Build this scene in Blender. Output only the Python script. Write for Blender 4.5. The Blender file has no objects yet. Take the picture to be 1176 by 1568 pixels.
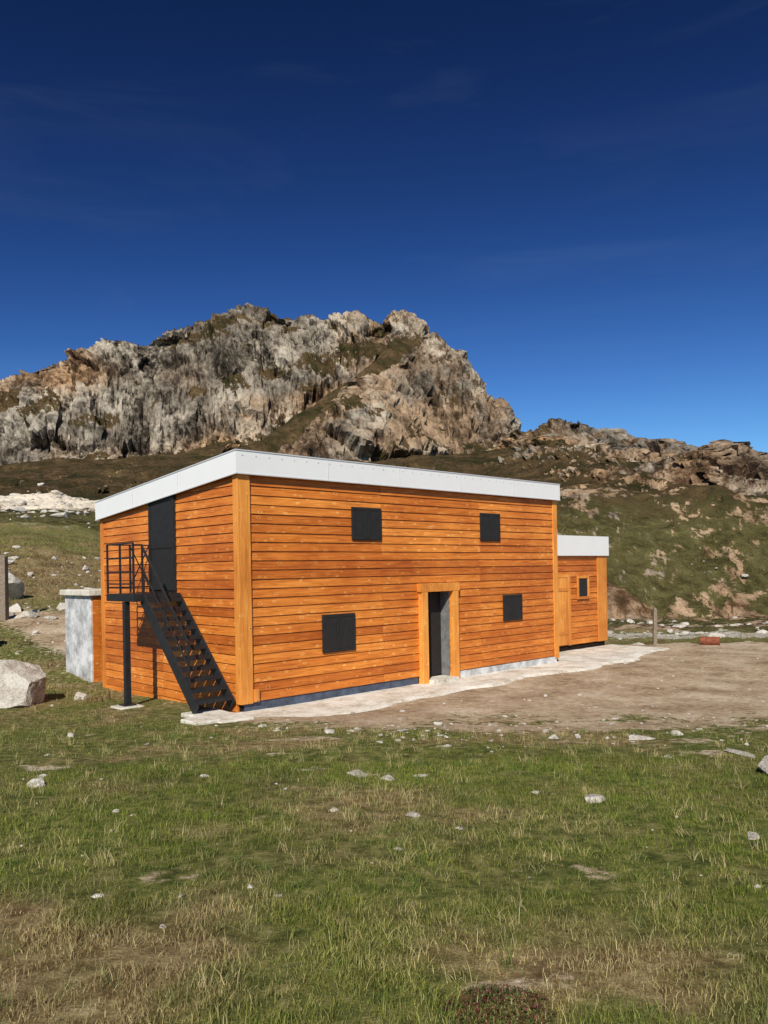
import bpy, bmesh, math, numpy as np
from mathutils import Vector, Matrix
rng=np.random.default_rng(7)
scene=bpy.context.scene
scene.view_settings.view_transform='Standard'
scene.view_settings.look='None'
scene.view_settings.exposure=0
# ---------------- noise ----------------
def _h(ix,iy,iz,seed):
    n=(ix.astype(np.int64)*374761393+iy.astype(np.int64)*668265263+iz.astype(np.int64)*1274126177+seed*974634777)&0xffffffff
    n=((n^(n>>13))*1274126177)&0xffffffff
    n=((n^(n>>16))*2246822519)&0xffffffff
    n=n^(n>>15)
    return (n&0xffffff)/float(0xffffff)
def vnoise(x,y,z,seed=0):
    x0=np.floor(x);y0=np.floor(y);z0=np.floor(z)
    fx=x-x0;fy=y-y0;fz=z-z0
    fx=fx*fx*fx*(fx*(fx*6-15)+10);fy=fy*fy*fy*(fy*(fy*6-15)+10);fz=fz*fz*(3-2*fz)
    x0=x0.astype(np.int64);y0=y0.astype(np.int64);z0=z0.astype(np.int64)
    r=0
    for dz in (0,1):
        wz=fz if dz else 1-fz
        for dy in (0,1):
            wy=fy if dy else 1-fy
            a=_h(x0,y0+dy,z0+dz,seed);b=_h(x0+1,y0+dy,z0+dz,seed)
            r=r+wz*wy*(a*(1-fx)+b*fx)
    return r*2-1
def fbm(x,y,z=None,oct=4,seed=0,gain=.5,ridged=False):
    if z is None: z=np.zeros_like(x)+.37
    s=0;a=1;t=0
    for o in range(oct):
        n=vnoise(x+o*17.3,y+o*9.1,z+o*5.7,seed+o)
        if ridged: n=1-2*np.abs(n)
        s=s+a*n;t+=a;a*=gain;x=x*2.03;y=y*2.03;z=z*2.03
    return s/t
def facets(x,y,z,seed):
    # cellular angular blocks: each cell has its own tilted plane
    ix=np.floor(x).astype(np.int64);iy=np.floor(y).astype(np.int64);iz=np.floor(z).astype(np.int64)
    best=np.full(x.shape,9e9);val=np.zeros(x.shape);rnd=np.zeros(x.shape);sec=np.full(x.shape,9e9)
    for a in (-1,0,1):
        for b in (-1,0,1):
            for c in (-1,0,1):
                h1=_h(ix+a,iy+b,iz+c,seed)
                h2=(h1*977.13)%1.0;h3=(h1*7919.71)%1.0
                dx=x-(ix+a+h1);dy=y-(iy+b+h2);dz=z-(iz+c+h3)
                d=dx*dx+dy*dy+dz*dz
                m=d<best
                sec=np.where(m,best,np.minimum(sec,d))
                best=np.where(m,d,best)
                g1=(h1*313.7)%1.0*2-1;g2=(h2*531.3)%1.0*2-1;g3=(h3*217.9)%1.0*2-1
                val=np.where(m,dx*g1+dy*g2+dz*g3,val);rnd=np.where(m,(h1*71.3)%1.0*2-1,rnd)
    return val,rnd,np.sqrt(sec)-np.sqrt(best)
def sst(a,b,x):
    t=np.clip((x-a)/(b-a),0,1);return t*t*(3-2*t)
# ---------------- terrain ----------------
RA=[(-420,430,60),(-275,420,89),(-204.6,420,105.8),(-183.5,420,113.5),(-158.8,420,122),(-146.5,420,128),(-125.5,420,124.8),(-116.6,420,131.6),(-88.5,420,138.8),(-69.8,420,146),(-53.5,420,138.9),(-29,420,137),(-13.2,420,141),(.7,420,133.5),(8.8,418,140.6),(14.8,417,138),(22,410,120),(45,400,78)]
RB=[(-60,262,22),(-46.6,270,32),(-36.5,280,44.6),(-23,290,59),(-11,300,71),(4,315,83),(18.3,330,98.4),(23.3,331,102),(32,330,94),(40,330,81.6),(49.4,328,66.7),(54.7,322,56.8),(57,290,34),(55,260,17),(46,190,3)]
RG=[(-70,312,42),(-50,330,58),(-30,352,77),(-2,380,104),(9,402,120),(12,415,133)]
GG=([0,10,25,45,70],[1,.93,.74,.4,.0])
def sc4(p): return [(x*.769,y*.769,2.45+(z-2.45)*.769) for x,y,z in p]
RC=sc4([(45,520,78),(88.4,520,91.8),(114.5,520,97.8),(131.8,520,100.2),(151.9,520,84),(179.2,520,82),(192.3,520,86),(205,520,78.5),(217.9,520,64.4),(242,520,55.5),(255,520,47.5),(330,520,30),(438,520,12)])
RC2=[(101,398,70),(107,352,51),(111,305,33),(110,255,14),(106,210,3)]
RC3=[(148,398,60),(152,350,41),(154,300,24),(150,250,9)]
RC4=[(78,396,68),(82,350,50),(84,300,31),(82,245,13),(78,205,3)]
RC5=[(60,322,53),(66,285,33),(68,240,15),(64,195,3)]
RC6=[(172,398,46),(180,340,27),(182,280,10)]
GS=([0,8,20,38,60,90],[1,.86,.60,.34,.14,0])
GA=([0,12,25,40,55,90,190,290,345,400],[1,.86,.70,.50,.43,.37,.25,.11,.06,0])
GB=([0,10,25,40,60,100,200,280],[1,.84,.58,.33,.26,.20,.07,0])
GC=([0,12,25,50,90,150,220,300],[1,.80,.62,.46,.30,.13,.04,0])
def ridge(X,Y,pts,g,warp):
    best=np.full(X.shape,-1e9)
    for (x0,y0,z0),(x1,y1,z1) in zip(pts[:-1],pts[1:]):
        dx,dy=x1-x0,y1-y0
        t=np.clip(((X-x0)*dx+(Y-y0)*dy)/(dx*dx+dy*dy),0,1)
        d=np.hypot(X-x0-t*dx,Y-y0-t*dy)
        d=np.maximum(0,d+warp*sst(4,30,d))
        h=(z0+(z1-z0)*t)*np.interp(d,g[0],g[1])
        best=np.maximum(best,h)
    return best
def house_local(X,Y):
    dx=X+2.7;dy=Y-14.7
    return dx*.729+dy*.686, -dx*.686+dy*.729
def outcrop(X,Y): return np.exp(-(((X+40)/15)**2+((Y-106)/13)**2)**1.5)
def rightmask(X,Y): return sst(28,62,X)*sst(100,160,Y)*(1-sst(375,400,Y))
def terrain(X,Y,parts=False):
    near=np.interp(Y,[-200,-20,0,5,10,13,15,20],[8,2.0,.85,.55,.18,-.10,-.21,-.21])
    L=np.interp(Y,[20,25,32,40,60,100,150,230,400,700],[0,.85,2.15,3.5,6.3,11.6,19.3,33,46,60])
    R=np.interp(Y,[20,26.5,34,60,100,200,400,700],[0,-.0,-1.1,-3,-4.0,-6,-5,-5])
    t=X/(5+.3*np.maximum(Y,0))
    w=1-sst(-1.3,.5,t)
    h=near+np.where(Y>20,L*w+R*(1-w),0)
    h=h-.10*np.exp(-((X+6.5)**2+(Y-17.8)**2)/4)
    wp=fbm(X/60,Y/60,oct=3,seed=3,ridged=True)*15+fbm(X/20,Y/70,oct=3,seed=8,ridged=True)*13
    a=ridge(X,Y,RA,GA,wp);b=ridge(X,Y,RB,GB,wp*.6);c=ridge(X,Y,RC,GC,wp*.9);g_=ridge(X,Y,RG,GG,wp*.15)
    for q in (RC2,RC3,RC4,RC5,RC6): c=np.maximum(c,ridge(X,Y,q,GS,wp*.45))
    m=np.maximum(np.maximum(np.maximum(a,b),c),g_)
    m=m+rightmask(X,Y)*(fbm((X+.35*Y)/22,Y/48,oct=4,seed=28,ridged=True)-.1)*9*sst(0,18,m)
    k=sst(60,130,Y)
    h=np.maximum(h,np.where(k>0,m*k-8*(1-k)-(1-k)*20,-99))
    dd=np.hypot(X,Y)
    h=h+fbm(X/30,Y/30,oct=3,seed=21)*np.interp(dd,[25,60,200],[0,.9,2.4])
    h=h+outcrop(X,Y)*(.9+.5*fbm(X/6,Y/6,oct=3,seed=23,ridged=True))
    am=np.interp(dd,[0,12,25,60],[.05,.05,.12,.4])
    u,v=house_local(X,Y)
    inh=sst(-2.6,-1.6,u)*(1-sst(15.5,17,u))*sst(-2.6,-1.6,v)*(1-sst(7,9,v))
    h=h+(fbm(X/1.7,Y/1.7,oct=3,seed=5)*am+fbm(X/.35,Y/.35,oct=2,seed=6)*.018)*(1-inh*.85)
    if parts: return h,a,b,c,g_
    return h
BX=[-5,-3,-1.6,0,2,4,6.4,10,20];BY=[15.0,13.8,12.9,11.9,11.6,11.9,12.6,13.4,16]
def dirtmask(X,Y):
    u,v=house_local(X,Y)
    b=np.interp(X,BX,BY)
    n=fbm(X/1.8,Y/1.0,oct=5,seed=11,gain=.65)
    m=sst(-2.2,2.4,(Y-b)+n*5)*(1-sst(27,31,Y))
    m=m*sst(-1.7,-.6,u+n*.8)*(1-.75*sst(.0,1.2,v)*(1-sst(.2,1.5,u)))
    m2=sst(18,21,Y+n*3)*(1-sst(30,36,Y))*(1-sst(-7,-5,X))*.5*sst(.15,.4,fbm(X/2.2,Y/2.2,oct=5,seed=31,gain=.6))
    m3=.75*sst(.32,.55,fbm(X/1.3,Y/.7,oct=4,seed=35))*(1-sst(14,17,Y))
    return np.clip(np.maximum(np.maximum(m,m2),m3),0,1)
A0=math.radians(90-36);A1=math.radians(90+36);NC=1020
ang=np.concatenate([np.linspace(A0,A1,NC),np.linspace(A1,A0+2*math.pi,96)[1:-1]])
def make_mesh(name,co,faces,smooth=False,mat=None,cols=None):
    me=bpy.data.meshes.new(name)
    k=faces.shape[1]
    me.vertices.add(len(co));me.vertices.foreach_set('co',np.ascontiguousarray(co,dtype=np.float32).ravel())
    me.loops.add(faces.size);me.loops.foreach_set('vertex_index',faces.astype(np.int32).ravel())
    me.polygons.add(len(faces));me.polygons.foreach_set('loop_start',(np.arange(len(faces))*k).astype(np.int32))
    me.polygons.foreach_set('use_smooth',np.full(len(faces),smooth))
    me.update(calc_edges=True);me.validate()
    if cols is not None:
        for nm,c in cols.items():
            a=me.attributes.new(nm,'FLOAT_COLOR','POINT');a.data.foreach_set('color',np.ascontiguousarray(c,dtype=np.float32).ravel())
    ob=bpy.data.objects.new(name,me);scene.collection.objects.link(ob)
    if mat: me.materials.append(mat)
    return ob
def polar(rads):
    RR,AA=np.meshgrid(rads,ang,indexing='ij')
    return RR*np.cos(AA),RR*np.sin(AA)
def gridfaces(nr,na):
    i=np.arange(nr-1)[:,None];j=np.arange(na)[None,:];j2=(j+1)%na
    a=i*na+j;b=(i+1)*na+j;c=(i+1)*na+j2;d=i*na+j2
    return np.stack([a+0*j,b+0*j,c,d],-1).reshape(-1,4)
# ---------------- material helpers ----------------
def newmat(name,rough=.8,spec=.3):
    m=bpy.data.materials.new(name);m.use_nodes=True
    nt=m.node_tree;b=nt.nodes['Principled BSDF']
    b.inputs['Roughness'].default_value=rough
    b.inputs['Specular IOR Level'].default_value=spec
    return m,nt,b
def nd(nt,t,**k):
    n=nt.nodes.new(t)
    for a,v in k.items(): setattr(n,a,v)
    return n
def noise(nt,scale,detail=5,rough=.6,vec=None,mapscale=None,dist=0):
    n=nd(nt,'ShaderNodeTexNoise');n.inputs['Scale'].default_value=scale;n.inputs['Detail'].default_value=detail;n.inputs['Roughness'].default_value=rough
    n.inputs['Distortion'].default_value=dist
    if vec is None:
        tc=nd(nt,'ShaderNodeTexCoord');vec=tc.outputs['Object']
    if mapscale:
        mp=nd(nt,'ShaderNodeMapping');mp.inputs['Scale'].default_value=mapscale;nt.links.new(vec,mp.inputs['Vector']);vec=mp.outputs['Vector']
    nt.links.new(vec,n.inputs['Vector'])
    return n.outputs['Fac']
def ramp(nt,fac,stops,interp='LINEAR'):
    r=nd(nt,'ShaderNodeValToRGB');r.color_ramp.interpolation=interp
    el=r.color_ramp.elements
    while len(el)<len(stops): el.new(.5)
    for e,(p,c) in zip(el,stops):
        e.position=p;e.color=(c[0],c[1],c[2],1) if not isinstance(c,(int,float)) else (c,c,c,1)
    nt.links.new(fac,r.inputs['Fac']);return r.outputs['Color']
def mix(nt,fac,a,b,bt='MIX'):
    m=nd(nt,'ShaderNodeMix',data_type='RGBA',blend_type=bt)
    for s,v in ((0,fac),(6,a),(7,b)):
        if isinstance(v,(int,float)): m.inputs[s].default_value=v
        elif isinstance(v,tuple): m.inputs[s].default_value=(*v,1)
        else: nt.links.new(v,m.inputs[s])
    return m.outputs[2]
def math_(nt,op,a,b=None,clamp=False):
    m=nd(nt,'ShaderNodeMath',operation=op,use_clamp=clamp)
    for i,v in enumerate((a,b)):
        if v is None: continue
        if isinstance(v,(int,float)): m.inputs[i].default_value=v
        else: nt.links.new(v,m.inputs[i])
    return m.outputs[0]
def bump(nt,b,h,strength,dist):
    n=nd(nt,'ShaderNodeBump');n.inputs['Strength'].default_value=strength;n.inputs['Distance'].default_value=dist
    nt.links.new(h,n.inputs['Height']);nt.links.new(n.outputs['Normal'],b.inputs['Normal'])
    return n
def attr(nt,name):
    a=nd(nt,'ShaderNodeAttribute');a.attribute_name=name
    s=nd(nt,'ShaderNodeSeparateColor');nt.links.new(a.outputs['Color'],s.inputs['Color'])
    return a,s
# ---- mountain material
mm,nt,b=newmat('mountain_rock',.95,.1)
a,s=attr(nt,'mask')
tc=nd(nt,'ShaderNodeTexCoord');mp=nd(nt,'ShaderNodeMapping');mp.inputs['Rotation'].default_value=(.2,.45,0);nt.links.new(tc.outputs['Object'],mp.inputs['Vector'])
n1=noise(nt,.07,6,.7,vec=mp.outputs[0],mapscale=(1.2,1,.8));n2=noise(nt,.36,6,.76,vec=mp.outputs[0],mapscale=(1.2,1,.95),dist=.3)
nn=math_(nt,'ADD',math_(nt,'MULTIPLY',n1,.4),math_(nt,'MULTIPLY',n2,.6))
nn=math_(nt,'ADD',nn,math_(nt,'MULTIPLY',math_(nt,'SUBTRACT',a.outputs['Alpha'],.5),.22))
rock=ramp(nt,nn,[(.33,(.034,.029,.022)),(.41,(.14,.112,.083)),(.49,(.30,.25,.19)),(.58,(.46,.39,.30)),(.69,(.70,.61,.48))])
warm=ramp(nt,noise(nt,.045,5,.65),[(.38,0.0),(.50,1.0)])
rock=mix(nt,math_(nt,'MULTIPLY',math_(nt,'MULTIPLY',warm,s.outputs['Green']),.95),rock,mix(nt,ramp(nt,nn,[(.38,0.0),(.58,1.0)]),(.15,.08,.04),(.76,.46,.23)))
light=math_(nt,'MULTIPLY',s.outputs['Blue'],ramp(nt,nn,[(.40,.0),(.56,1.0)]))
rock=mix(nt,math_(nt,'MULTIPLY',light,.8),rock,(.82,.72,.56))
grass=ramp(nt,n1,[(.34,(.034,.036,.011)),(.45,(.095,.067,.028)),(.56,(.16,.10,.048)),(.7,(.22,.165,.07))])
grass=mix(nt,ramp(nt,n2,[(.49,0.0),(.57,.7)]),grass,(.040,.038,.013))
geo=nd(nt,'ShaderNodeNewGeometry');sp=nd(nt,'ShaderNodeSeparateXYZ');nt.links.new(geo.outputs['Position'],sp.inputs[0])
mr=nd(nt,'ShaderNodeMapRange');mr.inputs[1].default_value=8;mr.inputs[2].default_value=16;mr.inputs[3].default_value=.75;mr.inputs[4].default_value=0;nt.links.new(sp.outputs['Z'],mr.inputs[0])
grass=mix(nt,mr.outputs[0],grass,ramp(nt,n2,[(.35,(.06,.056,.018)),(.50,(.16,.15,.05)),(.66,(.31,.27,.11))]))
fac=math_(nt,'ADD',s.outputs['Red'],math_(nt,'MULTIPLY',math_(nt,'SUBTRACT',n2,.5),2.4))
fac=ramp(nt,fac,[(.47,0.0),(.53,1.0)])
nt.links.new(mix(nt,fac,grass,rock),b.inputs['Base Color'])
bn=bump(nt,b,n2,1.0,3.0)
st_=math_(nt,'SUBTRACT',2.2,math_(nt,'MULTIPLY',a.outputs['Alpha'],1.2),True)
nt.links.new(math_(nt,'MAXIMUM',st_,.15),bn.inputs['Strength'])
# ---- ground material
gm,nt,b=newmat('turf_and_dirt',.95,.1)
a,s=attr(nt,'mask')
g1=noise(nt,.8,5,.6);g2=noise(nt,7,6,.7);g3=noise(nt,45,4,.7)
grass=ramp(nt,g2,[(.3,(.030,.040,.010)),(.46,(.090,.105,.024)),(.60,(.19,.18,.055)),(.76,(.36,.30,.15))])
dry=ramp(nt,g2,[(.3,(.08,.046,.02)),(.46,(.20,.14,.062)),(.66,(.39,.30,.155))])
grass=mix(nt,s.outputs['Blue'],grass,dry)
dirt=ramp(nt,math_(nt,'ADD',math_(nt,'MULTIPLY',g2,.5),math_(nt,'MULTIPLY',g1,.5)),[(.36,(.20,.13,.075)),(.45,(.37,.27,.17)),(.54,(.50,.39,.265)),(.66,(.68,.57,.42))])
peb=nd(nt,'ShaderNodeTexVoronoi');peb.inputs['Scale'].default_value=16
tc=nd(nt,'ShaderNodeTexCoord');nt.links.new(tc.outputs['Object'],peb.inputs['Vector'])
pm=math_(nt,'MULTIPLY',ramp(nt,peb.outputs['Distance'],[(.16,1.0),(.26,0.0)]),ramp(nt,g1,[(.48,0.0),(.56,1.0)]))
dirt=mix(nt,pm,dirt,(.68,.61,.50))
dirt=mix(nt,ramp(nt,g3,[(.36,.5),(.48,0.0)]),dirt,(.17,.115,.065))
fac=ramp(nt,math_(nt,'ADD',s.outputs['Green'],math_(nt,'MULTIPLY',math_(nt,'SUBTRACT',g2,.5),2.0)),[(.34,0.0),(.66,1.0)])
col=mix(nt,fac,grass,dirt)
rk=ramp(nt,math_(nt,'ADD',s.outputs['Red'],math_(nt,'MULTIPLY',math_(nt,'SUBTRACT',noise(nt,1.2,6,.7),.5),2.2)),[(.46,0.0),(.54,1.0)])
col=mix(nt,rk,col,ramp(nt,g2,[(.35,(.24,.21,.16)),(.65,(.66,.61,.52))]))
nt.links.new(col,b.inputs['Base Color'])
bump(nt,b,math_(nt,'ADD',g2,math_(nt,'MULTIPLY',g3,.5)),.75,.04)
def patch(X,Y): return fbm(X/2.4,Y/1.8,oct=5,seed=41,gain=.6)
RS=70.0
rn=np.concatenate([[0.02],np.geomspace(.6,RS,300)])
X,Y=polar(rn);Z=terrain(X,Y)
co=np.stack([X,Y,Z],-1).reshape(-1,3)
dm=dirtmask(X,Y)
dist=np.hypot(X,Y)
rk=sst(27,45,dist)*np.where(X>3,sst(-.2,.5,fbm(X/9,Y/9,oct=4,seed=50))*.7,sst(.0,.6,fbm(X/9,Y/9,oct=3,seed=51))*.4)
brownband=np.exp(-((Y-39)/7)**2)*(X<-4)
dry=np.clip(sst(.0,.4,patch(X,Y))*.85+sst(-.0,.5,fbm(X/.6,Y/.6,oct=2,seed=44))*.35+brownband+sst(18,40,dist)*.3*sst(-.3,.4,patch(X/4,Y/4)),0,1)
cols={'mask':np.stack([rk,dm,dry,np.ones_like(X)],-1).reshape(-1,4)}
make_mesh('ground',co,gridfaces(len(rn),len(ang)),True,gm,cols)
rf=np.concatenate([np.geomspace(RS,150,80)[:-1],np.arange(150,520,.88),np.geomspace(520,1500,20)])
X,Y=polar(rf);Z,ha,hb,hc,hg=terrain(X,Y,True)
def normals(X,Y,Z):
    P=np.stack([X,Y,Z],-1)
    du=np.gradient(P,axis=0);dv=np.roll(P,-1,1)-np.roll(P,1,1)
    n=np.cross(du,dv);n/=np.linalg.norm(n,axis=-1,keepdims=True)+1e-9
    n*=np.sign(n[...,2:3]+1e-9);return n
N=normals(X,Y,Z)
slope=np.sqrt(1-N[...,2]**2)/np.maximum(N[...,2],.05)
cn=fbm(X/14,Y/14,Z/14,oct=4,seed=61,ridged=True)
big=fbm(X/45,Y/45,Z/45,oct=3,seed=62)
rightR=sst(52,70,X)*sst(150,200,Y)
rockm=np.clip(sst(.5,1.05,slope+big*.4+cn*.25+rightR*.45),0,1)
isb=(hb>np.maximum(ha,hg)).astype(float)*(hb>24)*sst(.35,.55,slope)
rockm=np.maximum(rockm,isb*.95)
ng=fbm(X/18,Y/18,Z/18,oct=4,seed=71)
gm_=sst(-2,1.5,hg-np.maximum(ha,hb)+ng*3)*(hg>30)
rockm*=1-.97*gm_
horn=np.exp(-(((X-11)/7)**2+((Y-412)/9)**2))
rockm=np.maximum(rockm,horn)
ribs=rightmask(X,Y)*sst(-.22,.12,fbm((X+.35*Y)/17,Y/34,oct=5,seed=33,gain=.6))
rockm=np.maximum(rockm,ribs*.95)
lowR=sst(3,25,X)*(1-sst(120,180,Y))
rockm=np.maximum(rockm*(1-.2*lowR),lowR*sst(-.15,.3,fbm(X/11,Y/11,oct=5,seed=63,gain=.6))*.9)
out=outcrop(X,Y)
disp=fbm(X/26,Y/26,Z/34,oct=6,seed=70,gain=.58,ridged=True)*4.0
nc=NC
xs,ys,zs=X[:,:nc],Y[:,:nc],Z[:,:nc]
fr=np.zeros(X.shape);fc=np.zeros(X.shape)
wx=xs+fbm(xs/12,ys/12,zs/12,oct=2,seed=75)*4
for sc_,am,sd_ in ((26,.75,100),(13,1.0,101),(6.5,1.1,102),(3.4,1.1,103)):
    v_,r_,e_=facets((wx+.5*zs)/sc_,ys/sc_,(zs-.3*xs)/(sc_*1.6),sd_)
    fr[:,:nc]+=sc_*am*(.27*v_+.09*r_)-sc_*.07*(1-np.clip(e_/.14,0,1))
    fc[:,:nc]+=r_*{26:.25,13:.35,6.5:.35,3.4:.3}[sc_]-(1-np.clip(e_/.1,0,1))*.45
fl=sst(RS,120,np.hypot(X,Y))
dirv=N.copy();dirv[...,2]*=.6
dscale=np.interp(Y,[100,200,300],[.45,.7,1.0])
P=np.stack([X,Y,Z],-1)+dirv*((disp+fr)*(.10+.90*rockm)*fl*(1-.3*lowR)*dscale*(1-.8*out))[...,None]
outm=sst(.15,.4,out+.4*fbm(X/7,Y/7,oct=4,seed=64)*(out>.05))
rockm=np.maximum(rockm,outm*1.1)
N2=normals(P[...,0],P[...,1],P[...,2])
diag=fbm((X+.6*Z)/24,Y/24,(Z-.25*X)/13,oct=5,seed=66,gain=.6)
shrub=sst(.05,.35,diag)
rockm=rockm*(1-.85*shrub*sst(.35,.65,N2[...,2])*(1-horn)*(1-.5*rightR)*(1-outm))
crest=sst(92,125,Z)*(hb<ha)
rockm=rockm*(1-.65*sst(.12,.30,diag+.06*crest)*(1-isb*.5)*(1-horn)*(1-.7*rightR)*(1-outm))
rockm=rockm*(1-.25*rightR*sst(.0,.3,fbm(X/16,Y/30,Z/30,oct=4,seed=69))*(1-np.clip(3*lowR,0,1)))
rockm*=1-.5*sst(.72,.9,N2[...,2])*sst(140,180,Y)*(1-horn)*(1-.6*rightR)
warm=np.clip(sst(-.35,.1,fbm(X/60,Y/60,Z/40,oct=2,seed=67))*(1-sst(50,90,X)*.5)*(1-.45*isb)*(1-.3*crest),0,1)
lowcliff=sst(55,70,Z)*(1-sst(88,108,Z))*(X<40)
light=np.clip(horn*1.3+sst(.08,.36,fbm(X/30,Y/30,Z/26,oct=4,seed=68)+.14*lowcliff-.08*crest)*.8*(1-rightR*.6),0,1)
light=np.maximum(np.maximum(light,lowR*.35),outm)
fcv=np.clip(.5+.45*fc-.06*crest,0,1)
fcv=fcv*(1-outm)+outm*(1.5+.3*fc)
cols={'mask':np.stack([rockm,warm*(1-outm),light,fcv],-1).reshape(-1,4)}
make_mesh('mountain',P.reshape(-1,3),gridfaces(len(rf),len(ang)),False,mm,cols)
# ---------------- materials for built things ----------------
def simple(name,c,rough=.6,spec=.4,var=.15,scale=6,metal=0,bmp=0):
    m,nt,b=newmat(name,rough,spec)
    n=noise(nt,scale,5,.65)
    lo=tuple(x*(1-var) for x in c);hi=tuple(min(1,x*(1+var)) for x in c)
    nt.links.new(ramp(nt,n,[(.3,lo),(.7,hi)]),b.inputs['Base Color'])
    b.inputs['Metallic'].default_value=metal
    if bmp: bump(nt,b,n,bmp,.02)
    return m
def woodmat(name,lo,mid,hi,axis_map):
    m,nt,b=newmat(name,.5,.35)
    a=nd(nt,'ShaderNodeAttribute');a.attribute_name='bc'
    s=nd(nt,'ShaderNodeSeparateColor');nt.links.new(a.outputs['Color'],s.inputs['Color'])
    tc=nd(nt,'ShaderNodeTexCoord')
    off=nd(nt,'ShaderNodeVectorMath',operation='SCALE');off.inputs[0].default_value=(7,13,5);nt.links.new(s.outputs['Green'],off.inputs['Scale'])
    ad=nd(nt,'ShaderNodeVectorMath',operation='ADD');nt.links.new(tc.outputs['Object'],ad.inputs[0]);nt.links.new(off.outputs[0],ad.inputs[1])
    g=noise(nt,1,6,.65,vec=ad.outputs[0],mapscale=axis_map,dist=1.2)
    col=ramp(nt,g,[(.28,lo),(.5,mid),(.72,hi)])
    v=nd(nt,'ShaderNodeTexVoronoi');v.inputs['Scale'].default_value=3.2
    mp=nd(nt,'ShaderNodeMapping');mp.inputs['Scale'].default_value=(1.2,1.2,2.3);nt.links.new(ad.outputs[0],mp.inputs['Vector']);nt.links.new(mp.outputs[0],v.inputs['Vector'])
    kn=ramp(nt,v.outputs['Distance'],[(.05,1.0),(.10,0.0)])
    ring=ramp(nt,v.outputs['Distance'],[(.08,0.0),(.14,.7),(.24,0.0)])
    col=mix(nt,ring,col,(.86,.42,.12))
    col=mix(nt,kn,col,(.20,.05,.010))
    bl=noise(nt,.6,4,.6)
    col=mix(nt,1.0,col,ramp(nt,bl,[(.35,(.82,.72,.66)),(.6,(1.08,1.12,1.15))]),'MULTIPLY')
    col=mix(nt,1.0,col,ramp(nt,s.outputs['Red'],[(0,(.60,.46,.40)),(.5,(1,1,1)),(1,(1.25,1.5,1.8))]),'MULTIPLY')
    nt.links.new(col,b.inputs['Base Color'])
    bump(nt,b,g,.3,.012)
    return m
woodH=woodmat('stained_larch',(.34,.082,.010),(.62,.178,.022),(.80,.29,.052),(1.3,1.3,28))
woodV=woodmat('stained_larch_trim',(.52,.17,.022),(.74,.275,.045),(.86,.38,.085),(22,22,1.2))
white=simple('white_sheet_metal',(.82,.82,.80),.45,.4,.02,1.5)
cap=simple('grey_sheet_metal',(.58,.59,.60),.45,.4,.06,3)
blackm=simple('black_steel',(.018,.019,.021),.5,.4,.3,8)
dark=simple('dark_shutter_panel',(.022,.020,.019),.55,.35,.25,10)
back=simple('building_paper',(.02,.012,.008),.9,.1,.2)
membr=simple('bitumen_membrane',(.07,.085,.12),.6,.3,.5,4,bmp=.4)
plaster=simple('reveal_plaster',(.17,.17,.165),.8,.2,.35,7)
conc,nt,b=newmat('pale_concrete',.9,.15)
c1=noise(nt,2.2,6,.65);c2=noise(nt,14,5,.7)
cc=ramp(nt,math_(nt,'ADD',math_(nt,'MULTIPLY',c1,.6),math_(nt,'MULTIPLY',c2,.4)),[(.36,(.36,.29,.20)),(.45,(.57,.52,.42)),(.58,(.78,.74,.65))])
nt.links.new(cc,b.inputs['Base Color']);bump(nt,b,c2,.4,.02)
concg,nt,b=newmat('weathered_concrete',.9,.15)
c1=noise(nt,1.6,6,.7);c2=noise(nt,12,5,.7)
nt.links.new(ramp(nt,c1,[(.35,(.24,.24,.23)),(.48,(.46,.46,.45)),(.60,(.72,.72,.71))]),b.inputs['Base Color']);bump(nt,b,c2,.4,.02)
def stone(name,lo,mid,hi):
    m,nt,b=newmat(name,.9,.15)
    n=noise(nt,3.5,6,.7);n2_=noise(nt,22,4,.7)
    nt.links.new(ramp(nt,math_(nt,'ADD',math_(nt,'MULTIPLY',n,.6),math_(nt,'MULTIPLY',n2_,.4)),[(.35,lo),(.5,mid),(.65,hi)]),b.inputs['Base Color'])
    bump(nt,b,math_(nt,'ADD',n,n2_),.8,.06);return m
limestone=stone('limestone',(.30,.25,.19),(.56,.51,.43),(.80,.76,.68))
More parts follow.
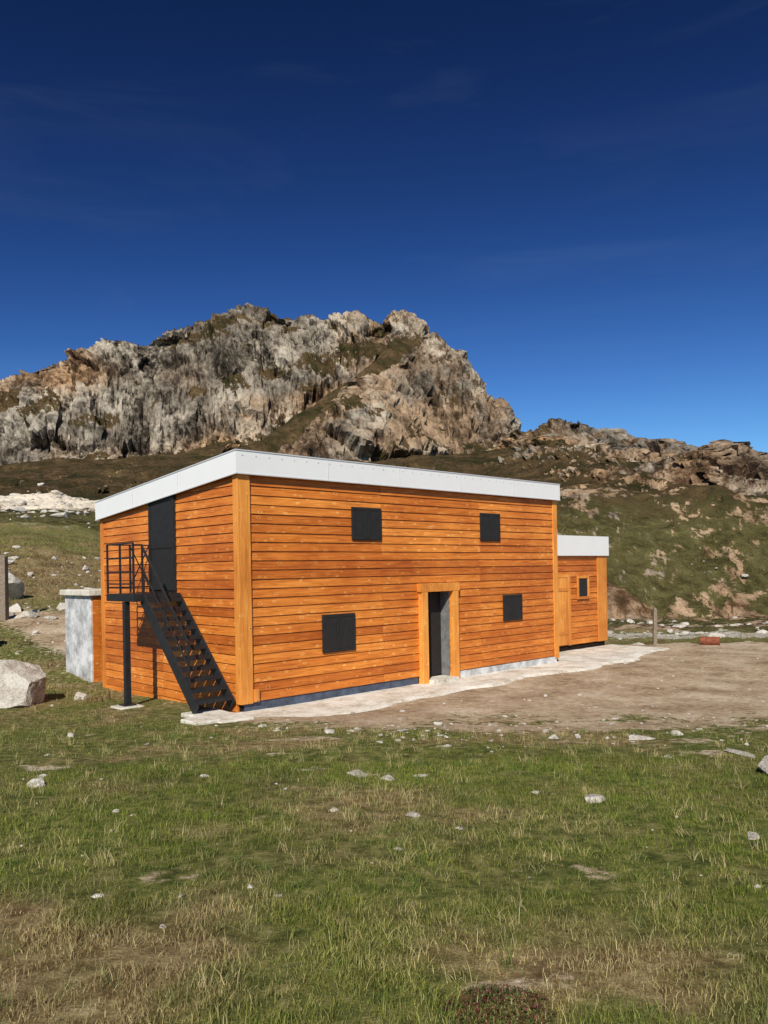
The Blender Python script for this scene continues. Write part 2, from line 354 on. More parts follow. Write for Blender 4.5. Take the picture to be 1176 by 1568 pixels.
# ---------------- geometry helpers ----------------
class Bld:
    def __init__(s): s.v=[];s.f=[];s.c=[]
    def hexa(s,pts,c=(.5,0)):
        o=len(s.v);s.v+=pts
        s.f+=[[o+i for i in q] for q in ((0,3,2,1),(4,5,6,7),(0,1,5,4),(1,2,6,5),(2,3,7,6),(3,0,4,7))]
        s.c+=[c]*8
    def box(s,x0,x1,y0,y1,z0,z1,c=None):
        if c is None: c=(float(rng.uniform(.3,.7)),float(rng.uniform(0,50)))
        s.hexa([(x0,y0,z0),(x1,y0,z0),(x1,y1,z0),(x0,y1,z0),(x0,y0,z1),(x1,y0,z1),(x1,y1,z1),(x0,y1,z1)],c)
    def beam(s,p,q,w,h,up=(0,0,1)):
        p=Vector(p);q=Vector(q);d=(q-p).normalized();u=Vector(up)
        if abs(d.dot(u))>.99: u=Vector((0,1,0))
        r=d.cross(u).normalized();u=r.cross(d)
        pts=[]
        for e in (p,q):
            for a,b_ in ((-1,-1),(1,-1),(1,1),(-1,1)): pts.append(tuple(e+r*a*w/2+u*b_*h/2))
        s.hexa(pts,(.5,float(rng.uniform(0,50))))
    def obj(s,name,mat,parent=None,bevel=0):
        me=bpy.data.meshes.new(name);me.from_pydata(s.v,[],s.f);me.update()
        bm=bmesh.new();bm.from_mesh(me);bmesh.ops.recalc_face_normals(bm,faces=bm.faces);bm.to_mesh(me);bm.free()
        at=me.attributes.new('bc','FLOAT_COLOR','POINT')
        at.data.foreach_set('color',np.array([(c[0],c[1],0,1) for c in s.c],dtype=np.float32).ravel())
        me.materials.append(mat)
        ob=bpy.data.objects.new(name,me);scene.collection.objects.link(ob)
        if parent: ob.parent=parent
        if bevel:
            m=ob.modifiers.new('bevel','BEVEL');m.width=bevel;m.segments=2;m.limit_method='ANGLE'
        return ob
HA=math.atan2(.686,.729)
def empty(name,loc,rot=0):
    e=bpy.data.objects.new(name,None);scene.collection.objects.link(e);e.location=loc;e.rotation_euler=(0,0,rot);e.empty_display_size=.3;return e
def cladding(B,org,dr,nr,length,ztop,z0=0,exp=.178,holes=(),seams=(),start=0):
    z=z0
    zmax=max(ztop(start),ztop(length))
    while z<zmax-.02:
        za=z+.008;zb=z+exp
        cuts=[start]+[x+ (float(rng.uniform(-.02,.02))) for x in seams if start<x<length]+[length]
        if rng.random()<.35:
            cuts.append(float(rng.uniform(start+.5,length-.5)));cuts.sort()
        segs=[]
        for a,b_ in zip(cuts[:-1],cuts[1:]):
            parts=[(a+.004,b_-.004)]
            for h0,h1,hz0,hz1 in holes:
                if zb-.03>hz0 and za+.03<hz1:
                    np_=[]
                    for p0,p1 in parts:
                        if p1<=h0 or p0>=h1: np_.append((p0,p1))
                        else:
                            if p0<h0: np_.append((p0,h0))
                            if p1>h1: np_.append((h1,p1))
                    parts=np_
            segs+=parts
        for p0,p1 in segs:
            if p1-p0<.02: continue
            jit=float(rng.normal(0,.002))
            def pt(t,off,zz):
                zz=min(zz,ztop(t))
                return (org[0]+dr[0]*t+nr[0]*off,org[1]+dr[1]*t+nr[1]*off,zz)
            if za>=min(ztop(p0),ztop(p1)) and za>=max(ztop(p0),ztop(p1)): continue
            B.hexa([pt(p0,.044+jit,za),pt(p1,.044-jit,za),pt(p1,.0,za),pt(p0,.0,za),pt(p0,.024+jit,zb),pt(p1,.024-jit,zb),pt(p1,.0,zb),pt(p0,.0,zb)],
                   (float(np.clip(rng.normal(.5,.2),0,1)),float(rng.uniform(0,50))))
        z+=exp
# ---------------- main house ----------------
H=empty('wooden_mountain_hut',(-2.7,14.7,0),HA)
W=10.2;D=6.0
rz=lambda y:4.72-.082*y
B=Bld()
cladding(B,(0,0),(1,0),(0,-1),W,lambda t:4.5,0,holes=[(4.93,5.80,-1,2.0)],seams=(3.62,6.95),start=.2)
cladding(B,(0,0),(0,1),(-1,0),D,lambda t:rz(t)-.1,-.356,start=.1,seams=(3.0,))
cladding(B,(W,0),(0,1),(1,0),D,lambda t:rz(t)-.1,0,start=.1)
cladding(B,(0,D),(1,0),(0,1),W,lambda t:rz(D)-.1,0,seams=(3.4,6.8))
B.obj('cladding',woodH,H)
B=Bld()
for x0,x1,z0,z1 in ((.0,4.93,-.4,4.2),(5.80,W,-.4,4.2),(4.93,5.80,2.0,4.2)):
    B.box(x0+.002,x1-.002,.002,.3,z0,z1)
B.box(.002,W-.002,.302,D-.002,-.4,4.15)
B.obj('wall_core',back,H)
B=Bld()
B.box(4.90,4.955,-.0,.28,-.12,2.0);B.box(5.775,5.84,-.02,.28,-.12,2.0);B.box(4.956,5.774,.0,.28,1.94,2.0)
B.obj('door_reveal',plaster,H)
B=Bld();B.box(4.957,5.773,.24,.29,-.1,1.938);B.box(4.957,5.36,.225,.239,-.05,.9);B.box(4.957,5.36,.225,.239,1.0,1.9);B.box(5.39,5.76,.225,.239,-.05,1.9);B.obj('front_door',dark,H,.004)
B=Bld();B.box(4.74,4.93,-.16,.0-.001,-.17,1.93);B.box(5.80,5.99,-.16,-.001,-.17,1.93);B.box(4.70,6.03,-.165,-.001,1.932,2.13)
B.obj('door_frame',woodV,H,.008)
B=Bld();B.box(4.93,5.80,-.3,.22,-.3,-.09);B.obj('door_step',conc,H,.01)
B=Bld()
B.box(-.075,.20,-.075,.10,-.02,4.34)
B.box(W-.14,W+.06,-.06,.12,-.06,4.34)
B.box(-.06,.06,D-.10,D+.06,-.3,3.9)
B.box(W-.06,W+.06,D-.1,D+.06,-.1,3.9)
B.box(.21,.33,-.09,-.045,.0,.24)
B.obj('corner_post',woodV,H,.006)
B=Bld();B.box(.03,4.7,-.02,.05,-.34,.0);B.obj('foundation_membrane',membr,H)
B=Bld();B.box(6.05,W-.05,-.05,.05,-.34,-.01);B.obj('foundation',concg,H)
B=Bld()
def roofhex(B,x0,x1,y0,y1,t0,t1,rzf=rz):
    B.hexa([(x0,y0,rzf(y0)+t0),(x1,y0,rzf(y0)+t0),(x1,y1,rzf(y1)+t0),(x0,y1,rzf(y1)+t0),(x0,y0,rzf(y0)+t1),(x1,y0,rzf(y0)+t1),(x1,y1,rzf(y1)+t1),(x0,y1,rzf(y1)+t1)])
x0,x1,y0,y1=-.14,W+.1,-.14,D+.12
roofhex(B,x0,x1,y0,y0+.03,-.44,-.01);roofhex(B,x0,x1,y1-.03,y1,-.44,-.01)
roofhex(B,x0,x0+.03,y0+.031,y1-.031,-.44,-.01);roofhex(B,x1-.03,x1,y0+.031,y1-.031,-.44,-.01)
roofhex(B,x0+.031,x1-.031,y0+.031,y1-.031,-.16,-.02)
B.obj('roof_fascia',white,H)
B=Bld();roofhex(B,x0-.012,x1+.012,y0-.012,y1+.012,-.009,.012)
roofhex(B,x0-.01,x1+.01,y0-.01,y0-.001,-.445,-.425);roofhex(B,x0-.01,x0-.001,y0,y1,-.445,-.425)
for i in range(1,5): roofhex(B,2.05*i-.006,2.05*i+.006,y0-.006,y0-.001,-.42,-.01)
for i in range(1,3): roofhex(B,x0-.006,x0-.001,2.05*i-.006,2.05*i+.006,-.42,-.01)
for i in range(34): roofhex(B,.0+.3*i-.012,.0+.3*i+.012,y0-.008,y0-.001,-.10,-.075)
B.obj('roof_edge_flashing',cap,H)
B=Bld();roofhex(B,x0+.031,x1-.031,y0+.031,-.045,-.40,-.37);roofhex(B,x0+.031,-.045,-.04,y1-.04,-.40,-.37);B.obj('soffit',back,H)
def shutter(name,u0,u1,z0,z1,parent,n=2,yb=-.045):
    B=Bld();B.box(u0,u1,yb-.03,yb,z0,z1)
    w=(u1-u0)/n
    for i in range(n):
        a=u0+i*w+.012;b_=u0+(i+1)*w-.012
        for q in ((a,b_,z0+.012,z0+.06),(a,b_,z1-.06,z1-.012),(a,a+.05,z0+.062,z1-.062),(b_-.05,b_,z0+.062,z1-.062)):
            B.box(q[0],q[1],yb-.04,yb-.031,q[2],q[3])
    B.obj(name,dark,parent,.003)
shutter('window_shutter_1',2.74,3.59,3.10,3.80,H)
shutter('window_shutter_2',6.95,7.73,3.14,3.83,H)
shutter('window_shutter_3',1.90,2.78,.78,1.56,H)
shutter('window_shutter_4',7.81,8.60,1.10,1.76,H)
B=Bld();B.box(-.075,-.045,2.34,3.50,2.08,4.10)
for q in ((2.36,2.42,2.10,4.08),(3.42,3.48,2.10,4.08),(2.421,3.419,4.0,4.08),(2.421,3.419,2.10,2.2),(2.421,3.419,3.0,3.08)): B.box(-.09,-.076,q[0],q[1],q[2],q[3])
B.obj('upper_door',dark,H,.003)
# ---------------- metal staircase ----------------
S=empty('metal_staircase',(-2.7,14.7,0),HA)
B=Bld()
PZ=2.06
for x in (-.06-.03,-1.06): B.beam((x,2.15,PZ-.08),(x,3.42,PZ-.08),.05,.15)
for y in (2.15,3.42): B.beam((-.10,y,PZ-.079),(-1.05,y,PZ-.079),.05,.148)
for y in np.arange(2.18,3.36,.1): B.box(-1.03,-.12,y,y+.094,PZ-.035,PZ-.005)
B.obj('platform',blackm,S)
B=Bld()
B.beam((-1.03,2.62,-.2),(-1.03,2.62,PZ-.16),.11,.11);B.box(-1.16,-.9,2.49,2.75,-.24,-.17)
B.obj('support_column',blackm,S)
B=Bld()
for x in (-.09,-.87):
    B.beam((x,2.2,PZ-.1),(x,.18,-.05),.04,.22,up=(0,0,1))
B.obj('stringer',blackm,S)
B=Bld()
n=11
for i in range(n):
    f=(i+.6)/n;y=.18+(2.2-.18)*f;z=-.02+(PZ-.05)*f
    B.box(-.849,-.111,y-.13,y+.12,z,z+.035)
    B.box(-.849,-.111,y-.132,y-.125,z-.03,z+.034)
B.obj('treads',blackm,S)
B=Bld()
t=.035
def post(x,y,z0,h): B.beam((x,y,z0),(x,y,z0+h),t,t,up=(0,1,0))
for x,y in ((-1.06,2.2),(-1.06,2.8),(-1.06,3.4),(-.55,3.42),(-.1,3.42)): post(x,y,PZ,1.02)
for h in (1.02,.72,.45,.2):
    B.beam((-1.06,2.2,PZ+h),(-1.06,3.42,PZ+h),t*.8,t*.8)
for h in (1.02,.12): B.beam((-1.06,3.42,PZ+h+.001),(-.1,3.42,PZ+h+.001),t*.8,t*.8)
B.beam((-.54,3.42,PZ+.15),(-.12,3.42,PZ+1.0),.02,.02);B.beam((-.54,3.435,PZ+1.0),(-.12,3.435,PZ+.15),.02,.02)
B.beam((-.87,2.2,PZ+.95),(-.87,.42,.24+.93),t,t)
B.beam((-.87,2.2,PZ+.5),(-.87,.42,.24+.5),t*.7,t*.7)
B.beam((-.87,2.2,PZ+.98),(-1.06,2.2,PZ+.98),t,t)
post(-.87,.42,.14,1.03);post(-.87,1.3,1.05,.97);post(-.87,2.2,PZ-.05,1.03)
B.obj('railing',blackm,S)
# ---------------- right annex ----------------
A=empty('wooden_annex_shed',(-2.7,14.7,0),HA)
B=Bld();ax0,ax1,ay0,ay1=W+.07,15.0,1.38,5.4
cladding(B,(ax0,ay0),(1,0),(0,-1),ax1-ax0,lambda t:3.0,.0)
cladding(B,(ax1,ay0),(0,1),(1,0),ay1-ay0,lambda t:3.0,.0)
cladding(B,(ax0,ay1),(1,0),(0,1),ax1-ax0,lambda t:3.0,.0)
B.obj('cladding',woodH,A)
B=Bld();B.box(ax0+.002,ax1-.002,ay0+.002,ay1-.002,-.3,3.0);B.obj('wall_core',back,A)
B=Bld();B.box(ax0-.0,ax1+.13,ay0-.13,ay0-.10,2.80,3.43);B.box(ax1+.10,ax1+.13,ay0-.099,ay1+.1,2.80,3.43);B.box(ax0,ax1+.099,ay1+.1,ay1+.13,2.8,3.43);B.box(ax0,ax1+.099,ay0-.099,ay1+.099,3.3,3.42);B.obj('roof_fascia',white,A)
B=Bld();B.box(ax1-.5,ax1+.07,ay0-.075,ay0-.046,.0,2.82);B.box(ax1+.045,ax1+.075,ay0-.044,ay0+.2,.0,2.82);B.obj('corner_post',woodV,A,.005)
B=Bld()
for q in ((1.55,1.67,0,2.22),(2.55,2.67,0,2.22),(1.671,2.549,2.12,2.22)): B.box(ax0+q[0],ax0+q[1],ay0-.075,ay0-.046,q[2],q[3])
for i in range(6): B.box(ax0+1.68+i*.145,ax0+1.68+i*.145+.138,ay0-.065,ay0-.046,.03,2.11)
B.box(ax0+1.7,ax0+2.53,ay0-.08,ay0-.066,.35,.45);B.box(ax0+1.7,ax0+2.53,ay0-.08,ay0-.066,1.7,1.8)
for q in ((3.05,3.72,1.42,1.50),(3.05,3.72,2.08,2.16),(3.05,3.13,1.501,2.079),(3.64,3.72,1.501,2.079)): B.box(ax0+q[0],ax0+q[1],ay0-.09,ay0-.046,q[2],q[3])
B.obj('door_and_window_trim',woodV,A,.004)
B=Bld();B.box(ax0+3.131,ax0+3.639,ay0-.06,ay0-.046,1.501,2.079);B.obj('window_pane',dark,A)
# ---------------- concrete outbuilding at the left ----------------
C=empty('concrete_outbuilding',(-2.7,14.7,0),HA)
B=Bld();B.box(.0,2.2,6.85,8.5,-.6,1.93);B.obj('walls',concg,C,.02)
B=Bld();B.box(-.1,2.3,6.72,8.6,1.932,2.08);B.obj('roof_slab',conc,C,.02)
B=Bld()
for i in range(10): B.box(.05+i*.16,.05+i*.16+.154,6.81,6.848,-.3,1.9)
B.obj('plank_door',woodH,C)
# ---------------- concrete apron ----------------
us=np.linspace(-.35,15.4,220)
vo=-1.35+fbm(us/1.2,us*0,oct=4,seed=81)*.45-.25*np.exp(-((us-1)/1.2)**2)+np.interp(us,[12,15.4],[0,.7])
vi=np.where(us>W+.1,1.4,.02)
rows=[]
for k in np.linspace(0,1,14):
    v=vo*(1-k)+vi*k
    z=-.165+fbm(us*1.3,v*1.3,oct=3,seed=82)*.012-.09*(k<.01)
    rows.append(np.stack([us,v-(.03 if k==0 else 0),z+0*us],-1))
P=np.array(rows);nr_,na_=P.shape[:2]
i=np.arange(nr_-1)[:,None];j=np.arange(na_-1)[None,:]
F=np.stack([i*na_+j,i*na_+j+1,(i+1)*na_+j+1,(i+1)*na_+j],-1).reshape(-1,4)
ap=make_mesh('concrete_apron',P.reshape(-1,3),F,True,conc)
ap.location=(-2.7,14.7,0);ap.rotation_euler=(0,0,HA)
Pd=empty('concrete_stair_footing',(-2.7,14.7,0),HA)
B=Bld();B.box(-1.4,-.92,-.75,-.2,-.4,-.07);B.obj('block',conc,Pd,.02)
B=Bld();B.box(-.98,-.30,-.85,.55,-.4,-.11);B.obj('pad',conc,Pd,.02)
B=Bld();B.box(-1.3,-.8,2.35,2.85,-.4,-.2);B.obj('column_pad',conc,Pd,.02)
# ---------------- rocks ----------------
bm=bmesh.new();bmesh.ops.create_icosphere(bm,subdivisions=4,radius=1);bm.verts.ensure_lookup_table()
IV=np.array([v.co[:] for v in bm.verts]);IF=np.array([[v.index for v in f.verts] for f in bm.faces]);bm.free()
bm=bmesh.new();bmesh.ops.create_icosphere(bm,subdivisions=2,radius=1);bm.verts.ensure_lookup_table()
IV2=np.array([v.co[:] for v in bm.verts]);IF2=np.array([[v.index for v in f.verts] for f in bm.faces]);bm.free()
def rockverts(sx,sy,sz,rot,seed,V=IV,am=.30):
    v=V.copy()
    n=fbm(v[:,0]*1.1+seed*3.1,v[:,1]*1.1+seed*1.7,v[:,2]*1.1,oct=2,seed=90,gain=.5)
    v=v*(1+am*n*1.6)[:,None]
    r=np.random.default_rng(int(seed*13)+5)
    for _ in range(14):
        d=r.normal(size=3);d/=np.linalg.norm(d);lim=r.uniform(.42,.8)
        p=v@d;ov=np.maximum(0,p-lim);v=v-ov[:,None]*d*.97
    if len(V)>100:
        v=v*(1+.06*fbm(v[:,0]*5+seed,v[:,1]*5,v[:,2]*5,oct=3,seed=91))[:,None]
    v=v*1.25*np.array([sx,sy,sz]);c,s_=math.cos(rot),math.sin(rot)
    return np.stack([v[:,0]*c-v[:,1]*s_,v[:,0]*s_+v[:,1]*c,v[:,2]],-1)
def single_rock(name,x,y,sx,sy,sz,rot,seed,sink=.3):
    z=float(terrain(np.array([float(x)]),np.array([float(y)]))[0])
    v=rockverts(sx,sy,sz,rot,seed)
    o=make_mesh(name,v,IF,False,limestone);o.location=(x,y,z+sz*(1-sink)*.8);return o
single_rock('limestone_boulder',-7.95,16.7,.75,.6,.70,.3,1)
single_rock('limestone_boulder',-15.0,31.0,.75,.5,.7,1.1,2)
single_rock('limestone_boulder',3.95,7.9,.32,.2,.12,.5,3)
single_rock('limestone_boulder',-9.3,19.6,.45,.35,.25,.9,4)
single_rock('limestone_boulder',-12.2,23.5,.6,.45,.32,2.0,8)
spec=[(-.33,8.3,.19,.12,.03),(0,8.0,.12,.09,.03),(.33,8.1,.09,.07,.025),(1.8,6.85,.13,.12,.05),(1.35,7.15,.06,.05,.03),(.21,6.4,.08,.07,.04),(4.0,10.8,.09,.08,.07),(3.4,10.5,.18,.12,.04),(-3.54,7.9,.16,.09,.05),(-3.7,8.4,.08,.06,.04),(-4.8,11.9,.08,.07,.06),(3.2,8.9,.05,.05,.04),(-1.9,8.2,.05,.04,.03),(-.45,6.6,.045,.04,.03),(4.1,9.0,.28,.1,.03),(2.6,5.6,.08,.05,.02)]
st=[(x,y,a*1.0,b_*1.0,c_*.8,rng.uniform(0,6),rng.uniform(0,99)) for x,y,a,b_,c_ in spec]
for _ in range(2400):
    x=rng.uniform(-3,13);y=rng.uniform(9.5,27)
    u,v=house_local(x,y)
    if v>-1.4 and u>-1.2: continue
    if u<-1.2: continue
    b_=np.interp(x,BX,BY)
    if abs(y-b_)>1.3 and rng.random()<.75: continue
    s_=min(.009+.016*rng.exponential(),.09)
    st.append((x,y,s_,s_*rng.uniform(.6,1),s_*rng.uniform(.3,.6),rng.uniform(0,6),rng.uniform(0,99)))
for _ in range(110):
    y=rng.uniform(4,14);x=rng.uniform(-.6,.6)*y
    s_=min(.05,.007+.012*rng.exponential())
    st.append((x,y,s_,s_*rng.uniform(.6,1),s_*rng.uniform(.3,.5),rng.uniform(0,6),rng.uniform(0,99)))
for _ in range(520):
    x=rng.uniform(-28,-6.5);y=rng.uniform(15.5,46)
    s_=min(.42,.025+.07*rng.exponential())
    st.append((x,y,s_,s_*rng.uniform(.6,1),s_*rng.uniform(.4,.8),rng.uniform(0,6),rng.uniform(0,99)))
for _ in range(1000):
    x=rng.uniform(7,60);y=rng.uniform(27,110)
    if fbm(np.array([x/9]),np.array([y/9]),oct=3,seed=50)[0]<-.0: continue
    s_=min(.7,.05+.14*rng.exponential())
    st.append((x,y,s_,s_*rng.uniform(.6,1),s_*rng.uniform(.3,.6),rng.uniform(0,6),rng.uniform(0,99)))
for _ in range(600):
    x=rng.normal(-40,13);y=rng.normal(100,13)
    s_=min(1.0,.10+.18*rng.exponential())
    st.append((x,y,s_,s_*rng.uniform(.6,1),s_*rng.uniform(.3,.6),rng.uniform(0,6),rng.uniform(0,99)))
xs=np.array([s_[0] for s_ in st]);ys=np.array([s_[1] for s_ in st]);zs=terrain(xs,ys)
VV=[];FF=[];o=0
for (x,y,a_,b_,c_,r_,sd),z in zip(st,zs):
    big=a_>.15 and y<30
    v=rockverts(a_,b_,c_,r_,sd,IV if big else IV2)+np.array([x,y,z+c_*.25])
    VV.append(v);FF.append((IF if big else IF2)+o);o+=len(v)
make_mesh('scattered_stones',np.concatenate(VV),np.concatenate(FF),False,limestone)
# ---------------- posts ----------------
oldwood=simple('weathered_wood',(.24,.19,.14),.9,.1,.4,20,bmp=.5)
def zt(x,y): return float(terrain(np.array([float(x)]),np.array([float(y)]))[0])
def wpost(name,x,y,w,h,mat):
    B=Bld();z=zt(x,y)
    B.hexa([(-w,-w,-.2),(w,-w,-.2),(w,w,-.2),(-w,w,-.2),(-w*.8+.03,-w*.8,h),(w*.8+.03,-w*.8,h-.03),(w*.8+.03,w*.8,h),(-w*.8+.03,w*.8,h+.04)])
    o=B.obj(name,mat,None,.015);o.location=(x,y,z);return o
wpost('fence_post',9.35,27.2,.07,1.3,oldwood)
wpost('fence_post',-13.15,27,.15,2.2,oldwood)
rust=simple('rusty_steel',(.22,.07,.035),.8,.2,.5,9,bmp=.3)
bm=bmesh.new()
bmesh.ops.create_cone(bm,cap_ends=True,segments=24,radius1=.15,radius2=.15,depth=.6)
for zz in (-.29,-.1,.1,.29): bmesh.ops.create_cone(bm,cap_ends=True,segments=24,radius1=.16,radius2=.16,depth=.02,matrix=Matrix.Translation((0,0,zz)))
me=bpy.data.meshes.new('rusty_drum');bm.to_mesh(me);bm.free();me.materials.append(rust)
o=bpy.data.objects.new('rusty_drum',me);scene.collection.objects.link(o);o.rotation_euler=(math.radians(90),0,math.radians(70));o.location=(10.6,25.6,zt(10.6,25.6)+.12)
# ---------------- grass ----------------
def bladesarr(x,y,L,w,lean,col):
    n=len(x);z=terrain(x,y)-.005
    th=rng.uniform(0,2*math.pi,n);ph=rng.uniform(0,2*math.pi,n)
    dx,dy=np.cos(th)*w,np.sin(th)*w
    lx,ly=np.cos(ph)*lean*L,np.sin(ph)*lean*L
    hz=L*np.sqrt(np.maximum(.05,1-lean**2))
    P=np.zeros((n,5,3))
    P[:,0]=np.stack([x-dx,y-dy,z],-1);P[:,1]=np.stack([x+dx,y+dy,z],-1)
    P[:,2]=np.stack([x-dx*.7+lx*.35,y-dy*.7+ly*.35,z+hz*.6],-1);P[:,3]=np.stack([x+dx*.7+lx*.35,y+dy*.7+ly*.35,z+hz*.6],-1)
    P[:,4]=np.stack([x+lx,y+ly,z+hz],-1)
    base=(np.arange(n)*5)[:,None]
    F=np.concatenate([base+np.array([0,1,3]),base+np.array([0,3,2]),base+np.array([2,3,4])],0)
    c=np.ones((n,5,4));c[:,:,:3]=col[:,None,:]
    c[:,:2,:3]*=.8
    return P.reshape(-1,3),F,c.reshape(-1,4)
def samp(n,y0,y1):
    y=np.sqrt(rng.uniform(y0*y0,y1*y1,n));x=rng.uniform(-.62,.62,n)*y
    return x,y
xs=[];ys=[]
for n,y0,y1 in ((110000,1.9,4.5),(135000,4.5,9),(90000,9,18.5)):
    x,y=samp(n,y0,y1);xs.append(x);ys.append(y)
x=rng.uniform(-14,-4,26000);y=rng.uniform(15,27,26000);xs.append(x);ys.append(y)
x=np.concatenate(xs);y=np.concatenate(ys)
u,v=house_local(x,y);dmk=dirtmask(x,y)
pn=patch(x,y);fn=fbm(x/.25,y/.25,oct=2,seed=47)
keep=(rng.random(len(x))>dmk*1.1)&~((u>-1.4)&(v>-1.6)&(v<2.2))&~((u>-.08)&(v>0))&(rng.random(len(x))<np.clip(.75+fn*1.2-np.maximum(0,pn)*.9,.08,1))
x,y,pn,fn=x[keep],y[keep],pn[keep],fn[keep]
n=len(x)
dryf=np.clip(.22+pn*2.1+.4*fbm(x/.5,y/.4,oct=2,seed=48)+rng.normal(0,.2,n),0,1)
green=np.array([.090,.155,.018]);yel=np.array([.29,.31,.052]);straw=np.array([.66,.53,.26]);brn=np.array([.22,.125,.055])
mixf=rng.random(n)[:,None]
col=(green*(1-mixf)+yel*mixf)*(1-dryf[:,None])+dryf[:,None]*np.where(rng.random((n,1))<.6,straw,brn)
col*=rng.uniform(.6,1.3,(n,1))*(1+.65*np.clip(fbm(x/1.1,y/.9,oct=3,seed=49),-.8,.8))[:,None]
sc=np.interp(y,[2,6,18],[1,1.25,1.9])
L=rng.gamma(4,.0085,n)*(1+.6*np.maximum(0,fn))*np.interp(y,[2,8,18],[1.0,1.1,1.35]);L=np.clip(L,.012,.13)
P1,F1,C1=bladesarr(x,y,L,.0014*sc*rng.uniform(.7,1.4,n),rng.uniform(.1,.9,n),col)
nt_=900;ty=np.sqrt(rng.uniform(4,13**2,nt_));tx=rng.uniform(-.6,.6,nt_)*ty
kk=dirtmask(tx,ty)<.3;tx,ty=tx[kk],ty[kk];nb=16
x=np.repeat(tx,nb)+rng.normal(0,.03,len(tx)*nb);y=np.repeat(ty,nb)+rng.normal(0,.03,len(ty)*nb);n=len(x)
f=np.repeat(rng.random(len(tx))**1.3,nb)[:,None]
col=(np.array([.12,.19,.03])*(1-f)+straw*f)*rng.uniform(.8,1.25,(n,1))
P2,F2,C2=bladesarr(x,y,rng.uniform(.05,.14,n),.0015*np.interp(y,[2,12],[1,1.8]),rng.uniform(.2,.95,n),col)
tx=np.concatenate([rng.uniform(-30,-6,4200),rng.uniform(5,34,1500)]);ty=np.concatenate([rng.uniform(17,56,4200),rng.uniform(25,52,1500)])
u,v=house_local(tx,ty);kk=(~((u>-.3)&(u<16)&(v>-2)&(v<9)))&(dirtmask(tx,ty)<.4)&(fbm(tx/3,ty/3,oct=3,seed=55)>-.25);tx,ty=tx[kk],ty[kk];nb=12
x=np.repeat(tx,nb)+rng.normal(0,.16,len(tx)*nb);y=np.repeat(ty,nb)+rng.normal(0,.16,len(ty)*nb);n=len(x)
f=np.repeat(rng.random(len(tx))-.45*np.exp(-((ty-39)/7)**2),nb)[:,None]
g_=np.where(f<.25,np.array([.12,.055,.03]),np.where(f<.65,np.array([.18,.195,.045]),np.array([.38,.30,.13])))
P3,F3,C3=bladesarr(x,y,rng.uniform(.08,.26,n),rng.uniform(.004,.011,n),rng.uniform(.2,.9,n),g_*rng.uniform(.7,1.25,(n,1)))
gr,nt,b=newmat('grass_blades',.7,.2)
at=nd(nt,'ShaderNodeAttribute');at.attribute_name='gc'
nt.links.new(at.outputs['Color'],b.inputs['Base Color'])
tr=nd(nt,'ShaderNodeBsdfTranslucent');nt.links.new(at.outputs['Color'],tr.inputs['Color'])
ms=nd(nt,'ShaderNodeMixShader');ms.inputs[0].default_value=.25
nt.links.new(b.outputs[0],ms.inputs[1]);nt.links.new(tr.outputs[0],ms.inputs[2]);nt.links.new(ms.outputs[0],nt.nodes['Material Output'].inputs['Surface'])
make_mesh('grass',np.concatenate([P1,P2,P3]),np.concatenate([F1,F2+len(P1),F3+len(P1)+len(P2)]),True,gr,{'gc':np.concatenate([C1,C2,C3])})
n=2600
r_=np.sqrt(rng.random(n))*.2;th=rng.uniform(0,6.28,n)
sx=.43+r_*np.cos(th)*1.15;sy=3.15+r_*np.sin(th)
kk=(fbm(sx/.08,sy/.08,oct=2,seed=95)>-.2);sx,sy,r_=sx[kk],sy[kk],r_[kk];n=len(sx)
hz=terrain(sx,sy)+rng.random(n)*.07*(1-(r_/.22)**2)+.005
a=rng.normal(size=(n,3));a/=np.linalg.norm(a,axis=1,keepdims=True);b2=np.cross(a,rng.normal(size=(n,3)));b2/=np.linalg.norm(b2,axis=1,keepdims=True)
c=np.stack([sx,sy,hz],-1);s_=rng.uniform(.004,.009,(n,1))
P=np.stack([c-a*s_,c+b2*s_*.5,c+a*s_,c-b2*s_*.5],1).reshape(-1,3);F=(np.arange(n)*4)[:,None]+np.arange(4)
cc=np.where(rng.random((n,1))<.5,np.array([.17,.055,.04]),np.array([.08,.12,.03]))*rng.uniform(.6,1.3,(n,1))
C_=np.ones((n,4,4));C_[:,:,:3]=cc[:,None,:]
make_mesh('low_shrub',P,F,False,gr,{'gc':C_.reshape(-1,4)})
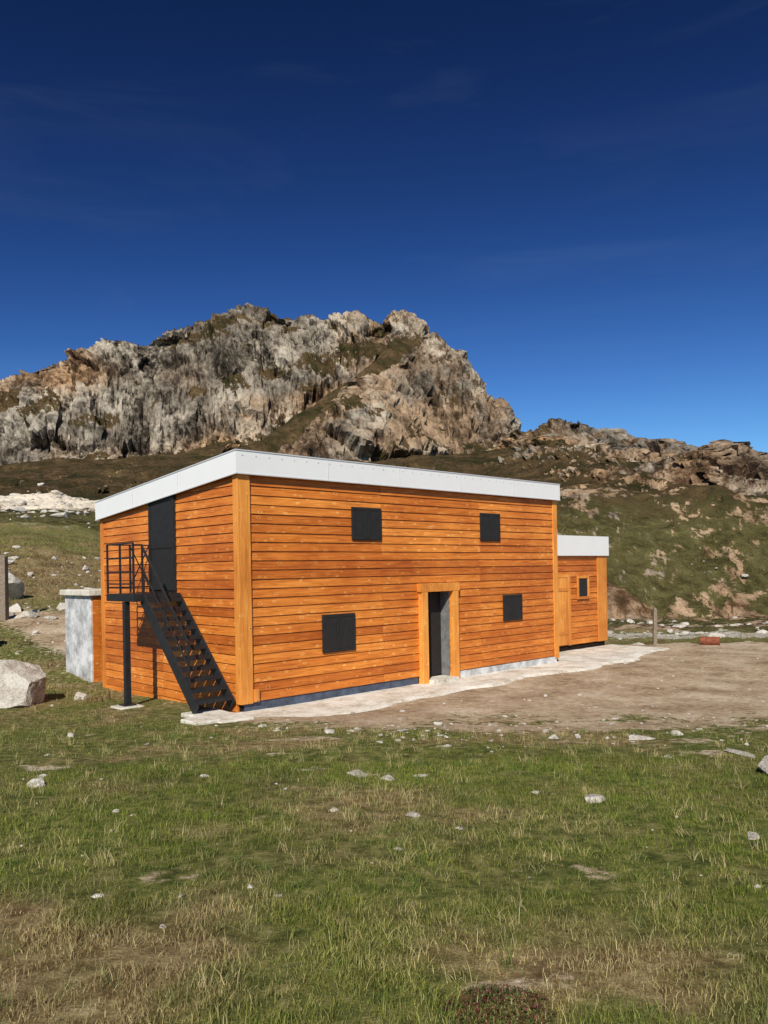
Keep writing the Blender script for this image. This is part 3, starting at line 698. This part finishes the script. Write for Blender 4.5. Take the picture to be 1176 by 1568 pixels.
# ---------------- light and sky ----------------
EL=math.radians(39);ROT=math.radians(189)
sd=Vector((math.sin(ROT)*math.cos(EL),math.cos(ROT)*math.cos(EL),math.sin(EL)))
l=bpy.data.lights.new('sun','SUN');l.energy=5.0;l.angle=math.radians(.53);l.color=(1,.95,.86)
lo=bpy.data.objects.new('sun',l);scene.collection.objects.link(lo);lo.rotation_euler=sd.to_track_quat('Z','Y').to_euler()
w=bpy.data.worlds.new('World');scene.world=w;w.use_nodes=True;nt=w.node_tree
bg=nt.nodes['Background']
sky=nd(nt,'ShaderNodeTexSky');sky.sky_type='NISHITA';sky.sun_disc=False;sky.sun_elevation=EL;sky.sun_rotation=ROT
sky.altitude=2500;sky.air_density=.9;sky.dust_density=.3;sky.ozone_density=3.5
gmn=nd(nt,'ShaderNodeGamma');gmn.inputs['Gamma'].default_value=2.4
nt.links.new(sky.outputs[0],gmn.inputs['Color'])
skm=mix(nt,1.0,gmn.outputs[0],(.24,.205,.155),'MULTIPLY')
den=nd(nt,'ShaderNodeVectorMath',operation='MULTIPLY_ADD');nt.links.new(skm,den.inputs[0]);den.inputs[1].default_value=(.14,.075,.055);den.inputs[2].default_value=(1,1,1)
dv=nd(nt,'ShaderNodeVectorMath',operation='DIVIDE');nt.links.new(skm,dv.inputs[0]);nt.links.new(den.outputs[0],dv.inputs[1])
tc=nd(nt,'ShaderNodeTexCoord')
cn_=noise(nt,2.2,6,.6,vec=tc.outputs['Generated'],mapscale=(1,1,5),dist=.6)
cl=ramp(nt,cn_,[(.5,0.0),(.8,.045)])
skyc=mix(nt,cl,dv.outputs[0],(4,5,6))
nt.links.new(skyc,bg.inputs['Color']);bg.inputs['Strength'].default_value=.09
# ---------------- camera ----------------
cam=bpy.data.cameras.new('camera');co=bpy.data.objects.new('camera',cam);scene.collection.objects.link(co)
cam.sensor_fit='VERTICAL';cam.sensor_height=36;cam.sensor_width=27;cam.lens=36*1200/1568;cam.shift_y=.0568
cam.clip_start=.05;cam.clip_end=5000
co.location=(0,0,2.45);co.rotation_euler=(math.pi/2,math.radians(1.0),0)
scene.camera=co
